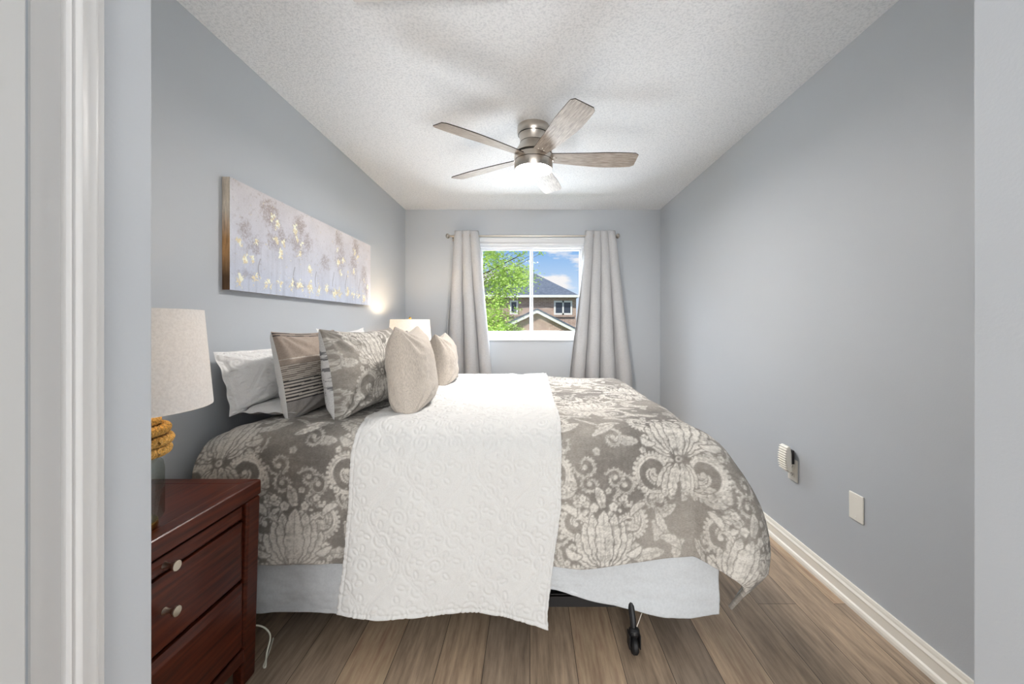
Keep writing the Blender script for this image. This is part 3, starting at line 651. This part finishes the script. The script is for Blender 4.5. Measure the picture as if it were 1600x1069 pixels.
for k in range(5):
    a = th0+2*PI/5*k; dx, dy = math.sin(a), -math.cos(a)
    bm = bmesh.new(); nL = 28; xs_ = np.linspace(.105, .648, nL); up_, lo_ = [], []
    for i, x in enumerate(xs_):
        t = i/(nL-1); half = .043+.030*min(1, t/.62)**.9-.008*max(0, (t-.7)/.3)**2
        if t > .95: half *= math.sqrt(max(.0, 1-((t-.95)/.05)**2))*.22+.78
        sk_ = .008*math.sin(PI*t)
        up_.append((x, half+sk_)); lo_.append((x, -half+sk_))
    pts = up_+lo_[::-1]; T_ = .0055
    tv_ = [bm.verts.new((x, y, T_/2)) for x, y in pts]; bv_ = [bm.verts.new((x, y, -T_/2)) for x, y in pts]; n_ = len(pts)
    f1 = bm.faces.new(tv_); f2 = bm.faces.new(bv_[::-1])
    for i in range(n_): bm.faces.new((tv_[i], bv_[i], bv_[(i+1) % n_], tv_[(i+1) % n_])).material_index = 1
    bmesh.ops.recalc_face_normals(bm, faces=bm.faces)
    bl = obj('blade', bm, [M['blade'], M['bladeedge']], fan)
    ang = math.atan2(dy, dx)
    bl.matrix_local = Matrix.Translation((0, 0, -.190)) @ Matrix.Rotation(ang, 4, 'Z') @ Matrix.Rotation(math.radians(-13), 4, 'X')
    br = obj('blade_bracket', B((.09, .150, -.030, .030, .003, .0065)), M['nickel'], bl, bevel=.002)
    sb = bmesh.new()
    for (sx_, sy_) in ((.125, -.018), (.125, .018), (.142, 0)): lathe([(0, -.006), (.004, -.0055), (.005, -.0028), (0, -.0028)], 12, 'Z', (sx_, sy_, 0), sb)
    obj('screws', sb, M['nickel'], bl)

# ============================================================ painting
pa = empty('painting', (XL, 2.465, 1.61), label='wide pale canvas painting of misty trees with gold leaf on left wall', cat='painting')
HW, HH, TH = .755, .245, .034
nu, nv = 900, 300
yv = np.linspace(-HW, HW, nu)[:, None]+np.zeros((1, nv)); zv = np.linspace(-HH, HH, nv)[None, :]+np.zeros((nu, 1))
def painting_color(y, z):
    t = (z+HH)/(2*HH); u = (y+HW)
    bgc = np.array(lin(214, 210, 212)[:3])*t[..., None]+np.array(lin(200, 208, 224)[:3])*(1-t[..., None])
    n = fbm(u*9, t*5, 81)[..., None]; bgc = bgc*(1+.22*n)
    bgc = bgc*(1-.10*np.clip(fbm(u*60, t*2, 82), 0, 1)[..., None]*(t < .45)[..., None]*4)
    fine = fbm(u*55, t*28, 83); gold_m = np.zeros_like(t)
    tr = [(.27,.82,.10,.20),(.09,.58,.06,.15),(.15,.45,.08,.15),(.30,.55,.08,.15),(.36,.62,.07,.14),(.52,.82,.08,.18),(.50,.60,.10,.2),(.60,.66,.07,.18),(.97,.86,.08,.15),(1.0,.6,.1,.25),(1.24,.84,.08,.18),(1.2,.6,.1,.25),(1.38,.45,.08,.25),(1.42,.25,.07,.2),(.80,.5,.08,.15),(.1,.16,.1,.06),(.5,.14,.14,.07),(.9,.13,.16,.06)]
    tree = np.zeros_like(t)
    for cx, cz, rx, rz in tr: tree = np.maximum(tree, np.clip(1-np.hypot((u-cx)/rx, (t-cz)/rz), 0, 1))
    tree = np.clip((tree*1.7+fine*1.6+1.3*fbm(u*120, t*60, 91)-.18), 0, 1)*.75*np.where(fbm(u*210, t*105, 95, 2) > -.09, 1., .35)
    tc_ = np.array(lin(158, 140, 130)[:3]); tc2 = np.array(lin(168, 170, 184)[:3]); tcol = tc_*t[..., None]+tc2*(1-t[..., None])
    c = bgc*(1-tree[..., None])+tcol*tree[..., None]
    for cx, cz, h in ((.19, .14, .2), (.47, .12, .22), (.69, .15, .2), (1.08, .15, .25), (1.3, .1, .3), (1.43, .1, .35), (.9, .2, .2)):
        tk = np.exp(-((u-cx-.01*np.sin(t*20))/.0035)**2)*((t > cz) & (t < cz+h)); c = c*(1-.6*tk[..., None])+np.array(lin(110, 108, 115)[:3])*.6*tk[..., None]
    # gold leaf flecks
    r_ = np.random.RandomState(12)
    spots = [(a+.01*r_.rand(), b, .022+.010*r_.rand()) for a, b in ((.29,.80),(.315,.74),(.48,.76),(.49,.66),(.53,.62),(.51,.5),(.36,.55),(.35,.45),(.31,.58),(.16,.5),(.05,.45),(.14,.33),(.09,.29),(.62,.35),(.97,.55),(.95,.72),(1.0,.4),(1.03,.6),(1.1,.4),(1.2,.5),(1.22,.78),(1.26,.7),(1.38,.4),(1.44,.3))]
    spots += [(.05+1.4*k/15+.03*r_.rand(), .10+.06*r_.rand(), .034+.012*r_.rand()) for k in range(15)]
    for cx, cz, rr_ in spots: gold_m = np.maximum(gold_m, np.clip(1.25-np.hypot((u-cx)/rr_, (t-cz)*2*HH/(rr_*1.2)), 0, 1))
    gm = ((gold_m*.95+fine*1.6+1.3*fbm(u*150, t*75, 87)) > .70)
    g = np.array(lin(250, 246, 226)[:3]); g2 = np.array(lin(226, 216, 188)[:3]); mixg = (fbm(u*80, t*40, 88) > .02)[..., None]
    return np.clip(np.where(gm[..., None], np.where(mixg, g, g2), c), 0, 1), gm
pc, gm = painting_color(yv, zv); pc = np.clip(pc*1.10, 0, 1)
Pp = np.stack([np.full_like(yv, TH)+gm*.0008, yv, zv], -1)
grid_obj('painted_face', Pp, M['canvas'], pa, col=pc)
# wrapped sides
def edge_color(t, s):
    n = fbm(t*9, s*60, 90)[..., None]; top = np.array(lin(232, 220, 203)[:3]); mid = np.array(lin(205, 160, 112)[:3]); low = np.array(lin(110, 84, 62)[:3])
    a = np.clip((t-.45)*4, 0, 1)[..., None]; b = np.clip((t-.12)*5, 0, 1)[..., None]; return np.clip((low*(1-b)+(mid*(1-a)+top*a)*b)*(1+.8*n), 0, 1)
tz, sx_ = np.meshgrid(np.linspace(0, 1, 120), np.linspace(0, 1, 10), indexing='ij')
for yy_, fl in ((-HW, True), (HW, False)):
    grid_obj('canvas_edge', np.stack([.001+sx_*(TH-.001), np.full_like(tz, yy_), -HH+tz*2*HH], -1), M['canvas'], pa, col=edge_color(tz, sx_), flip=fl, label=None) if False else grid_obj('canvas_edge', np.stack([.001+sx_*(TH-.001), np.full_like(tz, yy_), -HH+tz*2*HH], -1), M['canvas'], pa, col=edge_color(tz, sx_), flip=fl)
M['canvasback'] = fabric('grey_canvas', (190, 190, 196), amt=.1)
obj('stretcher', B((.001, TH-.001, -HW+.0005, HW-.0005, -HH, HH)), M['canvasback'], pa)

# ============================================================ curtains
RODZ, RODY = 2.138, 4.135
rod = empty('curtain_rod', (.03, RODY, RODZ), label='slim brushed nickel curtain rod spanning above the window', cat='curtain rod')
obj('pole', lathe([(0, -.86), (.0095, -.86), (.0095, .86), (0, .86)], 20, 'X'), M['nickel'], rod, smooth=True)
for s in (-1, 1):
    obj('finial', lathe([(.0095, 0), (.013, s*.004), (.013, s*.012), (.022, s*.020), (.026, s*.032), (.022, s*.044), (.010, s*.052), (0, s*.053)], 24, 'X', (s*.86, 0, 0)), M['nickel'], rod, smooth=True)
    obj('bracket', tube([(s*.845, 0, -.011), (s*.845, .05, -.012), (s*.845, .085, -.012)], .006, 10), M['nickel'], rod, smooth=True)
    obj('bracket_plate', B((s*.845-.014, s*.845+.014, .084, .0905, -.04, .03)), M['nickel'], rod, bevel=.002)
def curtain(tl, tr, bl, brr, label, seed, nf=4.0):
    e = empty('curtain', ((tl+tr)/2, RODY, 0), label=label, cat='curtain', group=None); cx = (tl+tr)/2
    nq, nz = 260, 150; q = np.linspace(0, 1, nq)[:, None]+np.zeros((1, nz)); z = np.linspace(.03, 2.190, nz)[None, :]+np.zeros((nq, 1))
    k = np.clip((2.19-z)/1.5, 0, 1); kk = k+np.clip((2.19-z-1.5)/1.5, 0, 1)*.15
    xl = tl+(bl-tl)*kk; xr = tr+(brr-tr)*kk
    ph = nf*2*PI*q+.5*k*np.sin(q*5+seed)+.25*np.sin(k*3+seed)
    A = .038+.012*k
    y = A*np.sign(np.sin(ph))*np.abs(np.sin(ph))**.75+.008*fbm(q*9, k*4, seed)
    x = xl+(xr-xl)*q+.026*np.cos(ph)*(1-.2*k)+.010*fbm(q*5, k*5, seed+3)
    sag = .004*np.cos(ph*2)
    grid_obj('cloth', np.stack([x-cx, y, z+sag*(z > 2.0)], -1), M['curtain'], e, solid=.003, offset=0)
    n = int(nf*2)
    for j in range(n):
        qq = (j+.0)/(nf*2)+.25/nf*0; 
        if qq < .02: qq = .02
        xx = tl+(tr-tl)*qq+.018*math.cos(nf*2*PI*qq)-cx
        obj('grommet', lathe([(.0215, -.003), (.027, -.0035), (.029, 0), (.027, .0035), (.0215, .003), (.0205, 0), (.0215, -.003)], 24, 'X', (xx, 0, RODZ)), M['nickel'], e, smooth=True)
    return e
curtain(-.80, -.565, -.935, -.42, 'pale grey linen curtain left of the window, gathered behind the far lamp', 2, 3.0)
curtain(.575, .865, .395, 1.05, 'pale grey linen curtain right of the window, behind the foot of bed', 5, 4.0)

# ============================================================ right wall devices
def plate(bm, y0, y1, z0, z1, t=.006): box(bm, -t, 0, y0, y1, z0, z1)
bp = empty('wall_plate', (XR, 1.681, .434), label='blank ivory cover plate on the right wall, nearer and lower than the plug', cat='wall plate')
bm = bmesh.new(); plate(bm, -.037, .037, -.058, .058); obj('cover', bm, M['plate'], bp, bevel=.003)
for z in (-.042, .042): obj('screw', lathe([(0, -.0072), (.003, -.007), (.0034, -.0055), (0, -.0055)], 12, 'X', (0, 0, z)), M['plate'], bp)
ol = empty('outlet', (XR, 2.087, .445), label='ivory duplex outlet plate below the plugged in air freshener', cat='outlet')
bm = bmesh.new(); plate(bm, -.037, .037, -.058, .058); obj('cover', bm, M['plate'], ol, bevel=.003)
for z in (-.022, .022):
    s_ = obj('socket', B((-.0075, -.005, -.017, .017, z-.014, z+.014)), M['plate'], ol, bevel=.004)
    obj('slots', B((-.0079, -.007, -.008, -.005, z-.004, z+.006), (-.0079, -.007, .005, .008, z-.004, z+.006), (-.0079, -.007, -.002, .002, z-.010, z-.006)), M['plasticdark'], s_)
af = empty('plug_in_unit', (XR-.008, 2.087, .507), label='white ribbed plug-in air freshener above the far outlet', cat='air freshener')
prof = [(-.018, -.066), (-.034, -.069), (-.044, -.055), (-.052, -.020), (-.053, .020), (-.048, .052), (-.040, .070), (-.026, .066), (-.020, .03)]
bm = bmesh.new(); a = [bm.verts.new((x, -.030, z)) for x, z in prof]; b = [bm.verts.new((x, .030, z)) for x, z in prof]
for i in range(len(prof)): bm.faces.new((a[i], a[(i+1) % len(prof)], b[(i+1) % len(prof)], b[i]))
bm.faces.new(a[::-1]); bm.faces.new(b); bmesh.ops.recalc_face_normals(bm, faces=bm.faces); obj('shell', bm, M['plate'], af, bevel=.005, seg=3)
bm = bmesh.new()
for k in range(10):
    z = -.052+k*.0125; xx = -.0535+((z/.066)**2)*.010; box(bm, xx-.004, xx+.004, -.031, .031, z-.0028, z+.0028)
obj('ribs', bm, M['plate'], af, bevel=.0015)
obj('plug_body', B((-.022, .000, -.022, .022, -.028, .045)), M['plasticdark'], af, bevel=.003)
# cord on the floor
cdp = [(-.99, 1.52, .004), (-.965, 1.46, .004), (-.945, 1.40, .004), (-.935, 1.395, .004), (-.955, 1.43, .02), (-.97, 1.47, .06), (-1.02, 1.46, .1), (-1.15, 1.44, .08), (-1.325, 1.44, .1)]
pts = []
for i in range(len(cdp)-1):
    p0, p1, p2, p3 = [Vector(cdp[max(0, min(len(cdp)-1, i+j))]) for j in (-1, 0, 1, 2)]
    for t in np.linspace(0, 1, 8, endpoint=False): pts.append(.5*((2*p1)+(-p0+p2)*t+(2*p0-5*p1+4*p2-p3)*t*t+(-p0+3*p1-3*p2+p3)*t**3))
pts = [Vector((p.x, p.y, max(p.z, .0031))) for p in pts]
tag(obj('power_cord', tube(pts, .003, 8), M['cord'], smooth=True), 'thin off-white cord looping on the floor behind the near nightstand', 'cord')
# made-up ceiling dome in the unseen hall, added to help brighten the room
hl = empty('added_dome_light', (.03, -.9, CH), label='added flush dome fill light in the unseen hall behind the camera', cat='ceiling light')
obj('base', lathe([(0, 0), (.16, 0), (.16, -.02), (0, -.02)], 40), M['nickel'], hl, smooth=True)
obj('dome', lathe([(0, -.02), (.15, -.02), (.14, -.05), (.10, -.075), (.05, -.087), (0, -.09)], 40), emit('fill_dome_glow', (255, 246, 232), HALL_FILL_GLOW), hl, smooth=True)

# ============================================================ outside
gz = -3.0
m = mat('lawn', (96, 120, 62), .95); lk(m, ramp(m, noise(m, 3, 6), [(.3, (78, 104, 48)), (.7, (122, 142, 80))]), bsdf(m).inputs['Base Color'])
obj('ground', B((-60, 60, 4.6, 90, gz-.2, gz)), m, **S)
def brickmat(name, c1, c2, mo):
    m = mat(name, c1, .9, spec=.15); t = nd(m, 'ShaderNodeTexCoord'); mp = nd(m, 'ShaderNodeMapping'); mp.inputs['Rotation'].default_value = (PI/2, 0, 0); lk(m, t.outputs['Object'], mp.inputs[0])
    b = nd(m, 'ShaderNodeTexBrick', Scale=1., Mortar_Size=.010, Brick_Width=.26, Row_Height=.09, Bias=-.2); b.inputs['Color1'].default_value = lin(*c1); b.inputs['Color2'].default_value = lin(*c2); b.inputs['Mortar'].default_value = lin(*mo)
    lk(m, mp.outputs[0], b.inputs[0]); n = noise(m, 6, 5); lk(m, mixc(m, .35, b.outputs['Color'], ramp(m, n, [(.3, (150, 150, 150)), (.7, (255, 255, 255))]), 'MULTIPLY'), bsdf(m).inputs['Base Color']); return m
M['brick'] = brickmat('tan_brick', (176, 146, 128), (198, 172, 152), (206, 192, 178))
m = M['shingle'] = mat('blue_grey_shingles', (78, 86, 98), .9, spec=.1); n = noise(m, 5, 6, .7, (1, 1, 3)); lk(m, ramp(m, n, [(.3, (84, 92, 104)), (.7, (122, 130, 142))]), bsdf(m).inputs['Base Color'])
M['hglass'] = mat('dark_house_glass', (62, 68, 78), .15); M['fascia'] = mat('white_fascia', (226, 224, 216), .5)
HY = 26.0; s = HY/F
hp = lambda px, py, Y=HY: ((px-828)/F*Y, CAMZ+(506-py)/F*Y)
house = empty('house', (0, HY, gz), label='two storey tan brick house with dark hipped roof seen through window', cat='house')
z_ = lambda v: v-gz
(xl, ze) = hp(720, 464); (xr, _) = hp(905, 464)
obj('wall', B((xl+.4, xr-.2, 0, 9, 0, z_(ze))), M['brick'], house)
# hip roof
bm = bmesh.new(); xa = hp(808, 420)[0]; YA = HY+5.0; za = CAMZ+(506-419)/F*YA; xap = (808-828)/F*YA; xap2 = (818-828)/F*YA
c4 = [bm.verts.new(p) for p in ((xl, -.35, z_(ze)), (xr, -.35, z_(ze)), (xr, 9.5, z_(ze)), (xl, 9.5, z_(ze)))]
c5 = [bm.verts.new(p) for p in ((xl, -.35, z_(ze)+.06), (xr, -.35, z_(ze)+.06), (xr, 9.5, z_(ze)+.06), (xl, 9.5, z_(ze)+.06))]
ap = [bm.verts.new((xap, 5.0, z_(za))), bm.verts.new((xap2, 5.0, z_(za)))]
bm.faces.new((c5[0], c5[1], ap[1], ap[0])); bm.faces.new((c5[1], c5[2], ap[1])); bm.faces.new((c5[2], c5[3], ap[0], ap[1])); bm.faces.new((c5[3], c5[0], ap[0])); bm.faces.new(c4[::-1])
for i in range(4): bm.faces.new((c4[i], c4[(i+1) % 4], c5[(i+1) % 4], c5[i]))
bmesh.ops.recalc_face_normals(bm, faces=bm.faces); obj('roof', bm, M['shingle'], house)
obj('gutter', B((xl, xr, -.48, -.34, z_(ze)-.06, z_(ze)+.10)), M['fascia'], house)
vx = (811-828)/F*(HY+4.6); obj('roof_vent', B((vx-.30, vx+.30, 4.35, 4.9, z_(za)-.5, z_(za)-.02)), M['hglass'], house, bevel=.05)
def hwin(x0, y0, x1, y1, two):
    (a, t1), (b, t0) = hp(x0, y0), hp(x1, y1); t1 = z_(t1); t0 = z_(t0); f = .11; bm = bmesh.new(); frame_xz(bm, a, b, t0, t1, f, -.06, .02)
    if two: box(bm, (a+b)/2-.05, (a+b)/2+.05, -.06, .02, t0, t1)
    w_ = obj('window', bm, M['fascia'], house); obj('pane', B((a+f, b-f, -.02, 0.0, t0+f, t1-f)), M['hglass'], w_)
    obj('window_sill', B((a-.1, b+.1, -.10, .01, t0-.14, t0-.01)), M['brick'], w_)
hwin(796.5, 469.5, 809.5, 491.5, False); hwin(865.5, 470, 894, 492, True)
# front gable, 1.8 m nearer
GY = HY-1.8; gp = lambda px, py: ((px-828)/F*GY, z_(CAMZ+(506-py)/F*GY))
pk, lf, rt_ = gp(839, 484), gp(758, 523), gp(912, 521)
bm = bmesh.new(); a = [bm.verts.new((x, -1.7, z)) for x, z in ((lf[0]+.3, 0), (rt_[0]-.3, 0), (rt_[0]-.3, rt_[1]), (pk[0], pk[1]-.05), (lf[0]+.3, lf[1]))]; b = [bm.verts.new((v.co.x, 0, v.co.z)) for v in a]
for i in range(5): bm.faces.new((a[i], a[(i+1) % 5], b[(i+1) % 5], b[i]))
bm.faces.new(a[::-1]); bm.faces.new(b); bmesh.ops.recalc_face_normals(bm, faces=bm.faces); obj('gable_wall', bm, M['brick'], house)
def strip(p, q, t0, t1, y0, y1, m, nm):
    bm = bmesh.new(); v = [bm.verts.new((x, y, z)) for y in (y0, y1) for x, z in ((p[0], p[1]+t0), (q[0], q[1]+t0), (q[0], q[1]+t1), (p[0], p[1]+t1))]
    for f in ((3, 2, 1, 0), (4, 5, 6, 7), (0, 1, 5, 4), (1, 2, 6, 5), (2, 3, 7, 6), (3, 0, 4, 7)): bm.faces.new([v[k] for k in f])
    bmesh.ops.recalc_face_normals(bm, faces=bm.faces); return obj(nm, bm, m, house)
for q in (lf, rt_):
    strip(pk, q, -.20, -.0, -1.95, -1.70, M['fascia'], 'fascia'); strip(pk, q, .0, .09, -1.98, 0, M['shingle'], 'gable_roof')
(a, t1), (b, t0) = gp(812, 516.5), gp(874, 519); obj('garage_lintel', B((a, b, -1.78, -1.7, t0, t1)), M['fascia'], house)
# tree
tree = empty('tree', (-1.9, 8.6, gz), label='lime green leafy tree outside the left half of the window', cat='tree')
M['bark'] = fabric('grey_bark', (98, 84, 70), weave=20, amt=.3)
m = M['leaf'] = mat('spring_leaf', (150, 190, 60), .6, spec=.2); n = noise(m, 3.5, 3); lk(m, ramp(m, n, [(.3, (128, 160, 74)), (.5, (168, 194, 100)), (.7, (208, 222, 140))]), bsdf(m).inputs['Base Color'])
tr_ = nd(m, 'ShaderNodeBsdfTranslucent'); tr_.inputs[0].default_value = lin(190, 215, 110); x_ = nd(m, 'ShaderNodeMixShader', Fac=.4)
lk(m, bsdf(m).outputs[0], x_.inputs[1]); lk(m, tr_.outputs[0], x_.inputs[2]); lk(m, x_.outputs[0], m.node_tree.nodes['Material Output'].inputs[0])
def P3(px, py, Y): return Vector(((px-828)/F*Y+1.9, Y-8.6, CAMZ+(506-py)/F*Y-gz))
R = random.Random(5)
cl = []
for _ in range(230):
    py = R.uniform(385, 530); lim = 800+14*math.sin((py-392)/18.)+ (16 if 428 < py < 462 else 0) - (22 if py < 415 else 0) - (6 if py > 480 else 0)
    px = lim-abs(R.gauss(0, 1))*42; Y = R.uniform(7.6, 9.6); cl.append((P3(px, py, Y), R.uniform(.10, .26)))
for px, py in ((800, 393), (806, 396), (811, 400), (818, 397), (812, 406), (822, 394), (842, 393), (846, 396), (815, 445), (822, 448), (818, 440), (806, 425), (812, 428), (808, 482), (812, 486), (802, 512), (808, 514), (812, 517)): cl.append((P3(px, py, 8.2), .06))
bm = bmesh.new(); c0 = Vector((0.05, 0, 0))
tube([(0, 0, 0), (.03, 0, 1.6), (-.05, .05, 2.8), (-.1, 0, 4.2), (-.05, 0, 5.8)], [.16, .12, .09, .06, .02], 10, bm); obj('trunk', bm, M['bark'], tree, smooth=True)
bm = bmesh.new()
for i, (c, r) in enumerate(cl):
    if i % 7 == 0 or i >= 230:
        z0 = max(1.8, min(5.4, c.z-.5*math.hypot(c.x, c.y)-.1)); st_ = Vector((-.06, 0.02, z0)); md_ = st_.lerp(c, .5)+Vector((0, 0, .08)); tube([st_, md_, c], [.012, .007, .003], 5, bm)
obj('branches', bm, M['bark'], tree, kind=None)
verts, faces = [], []
for c, r in cl:
    nl = int(42*(r/.18)**1.6)+8
    for _ in range(nl):
        d = Vector((R.gauss(0, 1), R.gauss(0, 1), R.gauss(0, .8)))*r*.62; p = c+d
        q = Matrix.Rotation(R.uniform(0, 6.28), 3, 'Z') @ Matrix.Rotation(R.uniform(-1.1, 1.1), 3, 'X'); l_ = R.uniform(.035, .06); w_ = l_*.42
        k = len(verts)
        for a in ((0, 0, 0), (l_*.35, w_, .006), (l_, 0, -.008), (l_*.35, -w_, .006)): verts.append(p+q @ Vector(a))
        faces += [(k, k+1, k+2), (k, k+2, k+3)]
me = bpy.data.meshes.new('foliage'); me.from_pydata([tuple(v) for v in verts], [], faces); me.materials.append(M['leaf'])
fo = bpy.data.objects.new('foliage', me); link(fo, tree); fo['kind'] = 'stuff'
